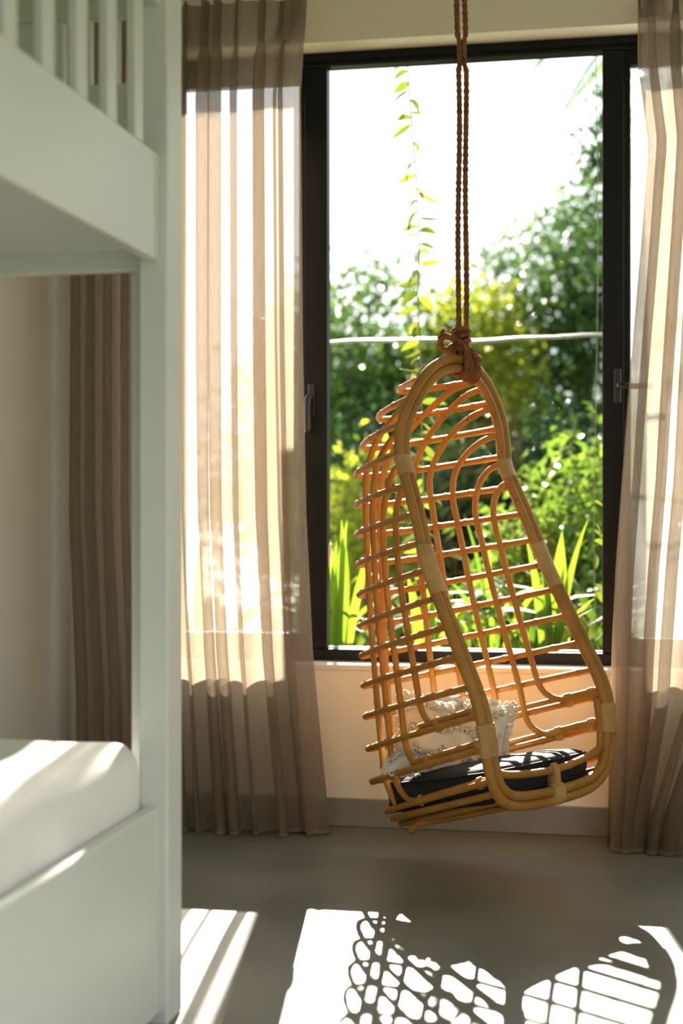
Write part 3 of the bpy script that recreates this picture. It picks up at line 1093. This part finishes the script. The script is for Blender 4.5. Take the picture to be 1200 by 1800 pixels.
def leaves(name, C, D, Nn, L, Wd, mat, parent, fold=.25):
    C, D, Nn = np.asarray(C), np.asarray(D), np.asarray(Nn)
    k = len(C)
    L = np.asarray(L).reshape(-1, 1) * np.ones((k, 1)); Wd = np.asarray(Wd).reshape(-1, 1) * np.ones((k, 1))
    D = D / np.linalg.norm(D, axis=1)[:, None]
    S = np.cross(D, Nn)
    S /= np.linalg.norm(S, axis=1)[:, None] + 1e-9
    U = np.cross(S, D)
    base, tip = C - D * L / 2, C + D * L / 2 - U * L * .12
    mid = C - D * L * .06
    l, r = mid + S * Wd / 2 + U * Wd * fold, mid - S * Wd / 2 + U * Wd * fold
    V = np.stack([base, l, tip, r], 1).reshape(-1, 3)
    me = bpy.data.meshes.new(name)
    me.vertices.add(4 * k)
    me.vertices.foreach_set('co', V.astype(np.float32).ravel())
    b = np.arange(k)[:, None] * 4
    idx = np.concatenate([b + 0, b + 2, b + 1, b + 0, b + 3, b + 2], 1).astype(np.int32).ravel()
    me.loops.add(6 * k)
    me.loops.foreach_set('vertex_index', idx)
    me.polygons.add(2 * k)
    me.polygons.foreach_set('loop_start', np.arange(0, 6 * k, 3, dtype=np.int32))
    me.update(calc_edges=True)
    me.validate()
    me.materials.append(M[mat])
    o = bpy.data.objects.new(name, me)
    col.objects.link(o)
    if parent:
        o.parent = parent
        o.matrix_parent_inverse = Matrix.Translation(-Vector(parent.location))
    return o


def tree(name, label, cat, x, y, blobs, n, leaf, mat, seed, group, trunk_r=.07, shell_f=.55, droop=.3):
    """blobs: (dx, dy, z, rx, ry, rz) ellipsoids of foliage, filled with leaf clusters"""
    g = np.random.default_rng(seed)
    root = empty(name, (x, y, -.06))
    tag(root, label, cat, group)
    vol = np.array([b[3] * b[4] * b[5] for b in blobs]) ** .75
    cnt = (n * vol / vol.sum()).astype(int)
    Cs, Ds, Ns = [], [], []
    for (dx, dy, z, rx, ry, rz), c in zip(blobs, cnt):
        ncl = max(6, c // 26)
        d = g.normal(size=(ncl, 3)); d /= np.linalg.norm(d, axis=1)[:, None]
        rad = (shell_f + (1.08 - shell_f) * g.random((ncl, 1)) ** .8)
        ctr = d * rad * np.array([rx, ry, rz]) + np.array([x + dx, y + dy, z])
        pick = g.integers(0, ncl, c)
        sp = .17 * min(rx, rz) + .05
        off = g.normal(size=(c, 3)) * sp
        p = ctr[pick] + off
        dirn = off / (np.linalg.norm(off, axis=1)[:, None] + 1e-6) + g.normal(size=(c, 3)) * .5
        dirn[:, 2] -= droop
        nn = g.normal(size=(c, 3)) * .7 + np.array([0, 0, .8])
        keep = p[:, 2] > .0
        Cs.append(p[keep]); Ds.append(dirn[keep]); Ns.append(nn[keep])
    C = np.vstack(Cs); D = np.vstack(Ds); Nn = np.vstack(Ns)
    L = leaf * g.uniform(.6, 1.25, len(C))
    o = leaves('foliage', C, D, Nn, L, L * .48, mat, root)
    o['kind'] = 'stuff'
    # trunk and limbs
    mb = MB()
    zt = max(b[2] for b in blobs)
    top = np.array([x + g.uniform(-.1, .1), y, zt * .75])
    base = np.array([x, y, -.08])
    v, f = tube(catmull([base, base * .6 + top * .4 + np.array([g.uniform(-.08, .08), 0, 0]), top], 8), np.linspace(trunk_r, trunk_r * .5, 17), 8)
    link_mesh('trunk', v, f, 'bark', root, smooth=True)
    for (dx, dy, z, rx, ry, rz) in blobs:
        e = np.array([x + dx, y + dy, z + rz * .3])
        s0 = base * .45 + top * .55
        v, f = tube(catmull([s0, s0 * .45 + e * .55 + np.array([0, 0, .1]), e], 6), np.linspace(trunk_r * .5, trunk_r * .15, 13), 6)
        link_mesh('limb', v, f, 'bark', root, smooth=True)
    return root


G1 = 'garden trees beyond the window'
G2 = 'garden bushes beyond the window'
tree('leafy_tree', 'airy dark green tree behind the chair, left of the rope', 'tree', .1, 13.0,
     [(0, 0, 2.6, .9, .8, .75), (-.4, .3, 2.1, .7, .8, .9), (.6, .2, 1.9, .7, .7, .9), (.1, -.2, 1.2, 1.1, .8, .8)], 11000, .105, 'leaf_mid', 1, G1)
tree('leafy_tree', 'yellow green tree just right of the rope, above the cable', 'tree', 1.2, 12.8,
     [(0, 0, 2.72, .42, .4, .36), (.25, 0, 2.3, .32, .4, .4), (-.3, 0, 2.2, .32, .4, .4)], 2600, .10, 'leaf_yellow', 2, G1)
tree('leafy_tree', 'tall green tree against the sky near the right mullion', 'tree', 2.35, 14.0,
     [(-.15, 0, 3.35, .85, .8, .7), (.7, .2, 3.5, .9, .8, .9), (-.5, .1, 2.6, .8, .8, .7), (.3, -.2, 2.3, 1.2, .8, .9)], 15000, .10, 'leaf_mid', 3, G1)
tree('leafy_tree', 'high overhanging tree at the top right of the window', 'tree', 3.0, 11.2,
     [(-.85, 0, 3.5, .45, .45, .42), (-.62, 0, 4.25, .42, .4, .5), (-.8, 0, 3.95, .3, .3, .3), (.2, .2, 4.0, .9, .8, 1.0), (.5, 0, 3.2, .9, .7, .8)], 6500, .10, 'leaf_dark', 4, G1)
tree('leafy_tree', 'dense dark tree low behind the right curtain', 'tree', 5.2, 13.2,
     [(0, 0, 2.6, 1.3, 1.0, 1.2), (-.8, 0, 1.7, 1.2, .9, 1.0)], 7000, .11, 'leaf_dark', 6, G1)
# dark thicket closing the view
for k, (x, y, h, lab) in enumerate(((-.1, 17.5, 2.9, 'dark thicket far behind the left mullion'),
                                    (1.3, 18.0, 2.9, 'dark thicket far behind the knot of the rope'),
                                    (3.6, 17.5, 2.6, 'dark thicket far behind the right mullion'))):
    tree('thicket', lab, 'thicket', x, y, [(0, 0, h * .55, 1.2, .8, h * .5), (-.6, .1, h * .4, 1.2, .8, h * .42), (.8, .1, h * .42, 1.1, .8, h * .42)],
         11000, .13, 'leaf_dark', 20 + k, 'thickets closing the garden', shell_f=.2)
for k, (x, y, h, m, lab) in enumerate(((.45, 10.2, 1.75, 'leaf_dark', 'dark leafy bush behind the back of the rattan chair'),
                                       (1.55, 10.6, 1.9, 'leaf_dark', 'dark leafy bush behind the right leg of the chair frame'),
                                       (2.7, 10.0, 1.7, 'leaf_dark', 'dark leafy bush behind the right sash'))):
    tree('garden_bush', lab, 'bush', x, y, [(0, 0, h * .5, .75, .6, h * .5), (-.4, .1, h * .35, .55, .5, h * .36), (.4, .1, h * .36, .55, .5, h * .36)],
         9000, .085, m, 40 + k, G2, shell_f=.3, trunk_r=.04)
tree('garden_bush', 'sunlit bright green bush right of the chair, beside the right mullion', 'bush', 1.35, 7.7,
     [(0, 0, 1.0, .42, .4, .46), (.35, .1, .95, .4, .4, .5), (-.28, 0, .6, .35, .35, .4), (.1, -.1, .4, .5, .4, .4)], 6000, .09, 'leaf_bright', 50, G2, trunk_r=.03)
tree('garden_bush', 'small sunlit yellow green bush left of the chair back', 'bush', .12, 9.2,
     [(0, 0, 1.15, .25, .3, .42), (.12, 0, .6, .3, .3, .4)], 1700, .07, 'leaf_yellow', 51, G2, trunk_r=.03)


# palm leaning in at the top right
def palm(x, y, z):
    root = empty('palm', (x, y, -.06))
    tag(root, 'palm with drooping fronds showing at the top right of the window', 'palm')
    v, f = tube(catmull([np.array([x, y, -.1]), np.array([x + .15, y, z * .5]), np.array([x, y, z])], 10), np.linspace(.13, .09, 21), 10)
    link_mesh('trunk', v, f, 'bark', root, smooth=True)
    g = np.random.default_rng(5)
    for k in range(9):
        a = 2 * math.pi * k / 9 + .35
        d = np.array([math.cos(a), math.sin(a), 0])
        ln = 1.5
        pts = [np.array([x, y, z]) + d * ln * t + EZ * (.5 * t - 1.25 * t * t) for t in np.linspace(0, 1, 14)]
        v, f = tube(pts, np.linspace(.018, .004, 14), 6)
        fr_ = link_mesh('frond', v, f, 'stem', root, smooth=True)
        C, D, Nn, Ls = [], [], [], []
        P = resample(pts, .035)
        for i in range(4, len(P)):
            T = P[i] - P[i - 1]; T /= np.linalg.norm(T)
            S = np.cross(T, EZ); S /= np.linalg.norm(S)
            for s in (-1, 1):
                dd = S * s * .8 + T * .6 - EZ * .5
                dd /= np.linalg.norm(dd)
                l_ = .38 * math.sin(math.pi * (i / len(P)) ** .7 * .9 + .25)
                C.append(P[i] + dd * l_ / 2); D.append(dd); Nn.append(EZ + g.normal(size=3) * .2); Ls.append(l_)
        o = leaves('leaflets', C, D, Nn, Ls, np.full(len(C), .022), 'leaf_mid', None)
        o.parent = fr_
        o['kind'] = 'stuff'
    return root


palm(2.75, 9.3, 4.75)

# slack cable crossing the view
path = []
for i in range(70):
    t = i / 69
    X = -.125 + 4.125 * t
    path.append((X, 6.35 - .02 * X, 1.868 + .022 * (X - .6) + .012 * (X - .8) ** 2 * .3 + .006 * math.sin(7.5 * X) + .003 * math.sin(17 * X + 1)))
o = tube_obj('garden_cable', path, .0088, 'cable', None, 8)
tag(o, 'pale wavy cable strung across the garden behind the knot', 'cable')
for sx, (X, lab) in enumerate(((-.125, 'thin wooden post behind the left mullion, holding the cable'), (4.0, 'thin wooden post right of the window, holding the cable'))):
    yy = 6.35 - .02 * X
    v, f = tube([np.array([X, yy, -.1]), np.array([X + .01, yy, 1.0]), np.array([X, yy, 2.1])], [.03, .028, .026], 10)
    tag(link_mesh('cable_post', v, f, 'bark', None, smooth=True), lab, 'post', 'cable posts')


# leaf meshes for the vine and the strap-leaved plants
def lance_mesh(name, L, Wd, bend, mat, n=6, fold=.18):
    V, Fc = [], []
    for i in range(n + 1):
        t = i / n
        w = Wd * .5 * (math.sin(math.pi * min(1, t ** .75)) ** .8 if 0 < t < 1 else .02)
        a = bend * t
        x = L * (math.sin(a) / bend if abs(bend) > 1e-3 else t)
        z = -L * ((1 - math.cos(a)) / bend if abs(bend) > 1e-3 else 0)
        V += [(x, -w, z + w * fold * 2), (x, 0, z), (x, w, z + w * fold * 2)]
    for i in range(n):
        for k in (0, 1):
            Fc.append((i * 3 + k, i * 3 + k + 1, (i + 1) * 3 + k + 1, (i + 1) * 3 + k))
    me = bpy.data.meshes.new(name)
    me.from_pydata(V, [], Fc)
    me.update()
    me.polygons.foreach_set('use_smooth', [True] * len(me.polygons))
    me.materials.append(M[mat])
    return me


vine_leaf = [lance_mesh('leaf', .092, .034, b, 'vine') for b in (.5, 1.0, -.4)]


def place(me, name, parent, p, d, roll, s=1.0):
    o = bpy.data.objects.new(name, me)
    col.objects.link(o)
    d = Vector(d).normalized()
    q = d.to_track_quat('X', 'Z')
    mtx = Matrix.Translation(Vector(p)) @ q.to_matrix().to_4x4() @ Matrix.Rotation(roll, 4, 'X') @ Matrix.Scale(s, 4)
    o.parent = parent
    o.matrix_parent_inverse = Matrix.Translation(-Vector(parent.location))
    o.matrix_basis = mtx
    return o


def vine(label, pts, n, seed, lo=0.0, s=1.0, sr=.003):
    r = random.Random(seed)
    P = catmull(pts, 14)
    root = empty('hanging_vine', tuple(P[0]))
    tag(root, label, 'vine', 'vines hanging outside the window')
    tube_obj('stem', P, sr, 'stem', root, 6)
    P = resample(P, .01)
    for k in range(n):
        i = int(len(P) * (lo + (1 - lo) * (k + r.uniform(-.4, .4)) / n)) % len(P)
        az = r.choice((math.pi, 0, math.pi, -.4, 3.5)) + r.uniform(-.7, .7)
        d = (math.cos(az), math.sin(az), r.uniform(-1.1, .1))
        place(vine_leaf[k % 3], 'leaf', root, P[i], d, r.uniform(-.9, .9), s * r.uniform(.65, 1.2))
    return root


vine('leafy yellow green vine hanging outside the window, left of the rope',
     [(.255, 5.62, 3.02), (.262, 5.62, 2.84), (.280, 5.61, 2.60), (.295, 5.62, 2.40), (.308, 5.63, 2.15), (.303, 5.62, 1.95), (.312, 5.61, 1.70), (.318, 5.62, 1.40), (.325, 5.62, 1.05), (.322, 5.62, .75)], 78, 4)
vine('thin yellow vine hanging beside the right mullion, low down',
     [(.99, 5.55, 3.02), (1.00, 5.55, 2.2), (.992, 5.55, 1.5), (.985, 5.55, 1.12), (.985, 5.55, .9), (.992, 5.55, .6)], 11, 8, lo=.78, s=1.1, sr=.0016)
# roof overhang that carries the vines
o = MB(wxf).box(UL - .6, UR + .6, .2, .75, 3.03, 3.15).build('roof_overhang', 'render')
tag(o, 'shallow roof overhang above the window', kind='structure')


def strap_mesh(L, Wd, curve, a0, n=12, tw=.0):
    """arching strap leaf, starts upright and bends over along +x"""
    V, Fc = [], []
    x = z = 0.0
    for i in range(n + 1):
        t = i / n
        ang = a0 + curve * t ** 1.6
        if i:
            x += L / n * math.sin(ang)
            z += L / n * math.cos(ang)
        w = Wd * .5 * (.75 + .5 * t if t < .5 else 1.0) * (1 - max(0, (t - .62) / .38) ** 1.6) + .0008
        nx, nz = math.cos(ang), -math.sin(ang)
        V += [(x - nx * w * .3 * -1, -w, z - nz * w * .3 * -1), (x, 0, z), (x + nx * w * .3, w, z + nz * w * .3)]
    for i in range(n):
        for k in (0, 1):
            Fc.append((i * 3 + k, i * 3 + k + 1, (i + 1) * 3 + k + 1, (i + 1) * 3 + k))
    me = bpy.data.meshes.new('leaf')
    me.from_pydata(V, [], Fc)
    me.update()
    me.polygons.foreach_set('use_smooth', [True] * len(me.polygons))
    me.materials.append(M['strap'])
    return me


straps = [strap_mesh(.95, .042, 2.3, .10), strap_mesh(1.15, .046, 2.7, .12), strap_mesh(.80, .050, 1.2, .06), strap_mesh(1.05, .040, 1.8, .2), strap_mesh(.70, .034, 2.6, .35), strap_mesh(.9, .055, .5, .05)]
G3 = 'strap-leaved plants under the window'
CL = [(-.02, 5.95, 13, 'strap-leaved plant outside at the bottom left corner of the window'),
      (.36, 5.98, 16, 'strap-leaved plant outside, seen through the lower back of the chair'),
      (.66, 6.2, 11, 'strap-leaved plant outside, seen between the legs of the chair frame'),
      (.86, 5.85, 20, 'strap-leaved plant outside, seen just left of the right frame leg'),
      (1.16, 5.88, 20, 'strap-leaved plant outside at the bottom right of the window'),
      (-.6, 6.1, 9, 'strap-leaved plant outside behind the sheer left curtain'),
      (1.6, 5.8, 9, 'strap-leaved plant outside behind the sheer right curtain')]
o = MB(wxf).box(-2.2, 3.2, .62, 1.5, -.1, .20, .02).build('planting_bed', 'ground')
tag(o, 'raised soil bed under the window outside', kind='structure')
for ci, (x, y, n, lab) in enumerate(CL):
    r = random.Random(100 + ci)
    root = empty('strap_leaf_plant', (x, y, .18))
    tag(root, lab, 'plant', G3)
    v, f = tube([np.array([x, y, .15]), np.array([x, y, .24]), np.array([x, y, .32])], [.045, .04, .02], 8)
    link_mesh('stem_base', v, f, 'stem', root, smooth=True)
    for k in range(n):
        o = bpy.data.objects.new('leaf', straps[(0, 1, 3, 4, 0, 1, 3, 2)[r.randrange(8)]])
        col.objects.link(o)
        az = 2 * math.pi * k / n + r.uniform(-.4, .4)
        o.parent = root
        o.location = (.03 * math.cos(az), .03 * math.sin(az), .05)
        toward = max(0.0, -math.sin(az + .18))       # leaves facing the house stay upright and short
        if toward > .45:
            o.data = straps[(2, 5)[r.randrange(2)]]
        o.rotation_euler = (r.uniform(-.1, .1), r.uniform(-.08, .12) - .25 * toward, az)
        s = r.uniform(.82, 1.08) * (1 - .12 * toward)
        o.scale = (s, s, s)
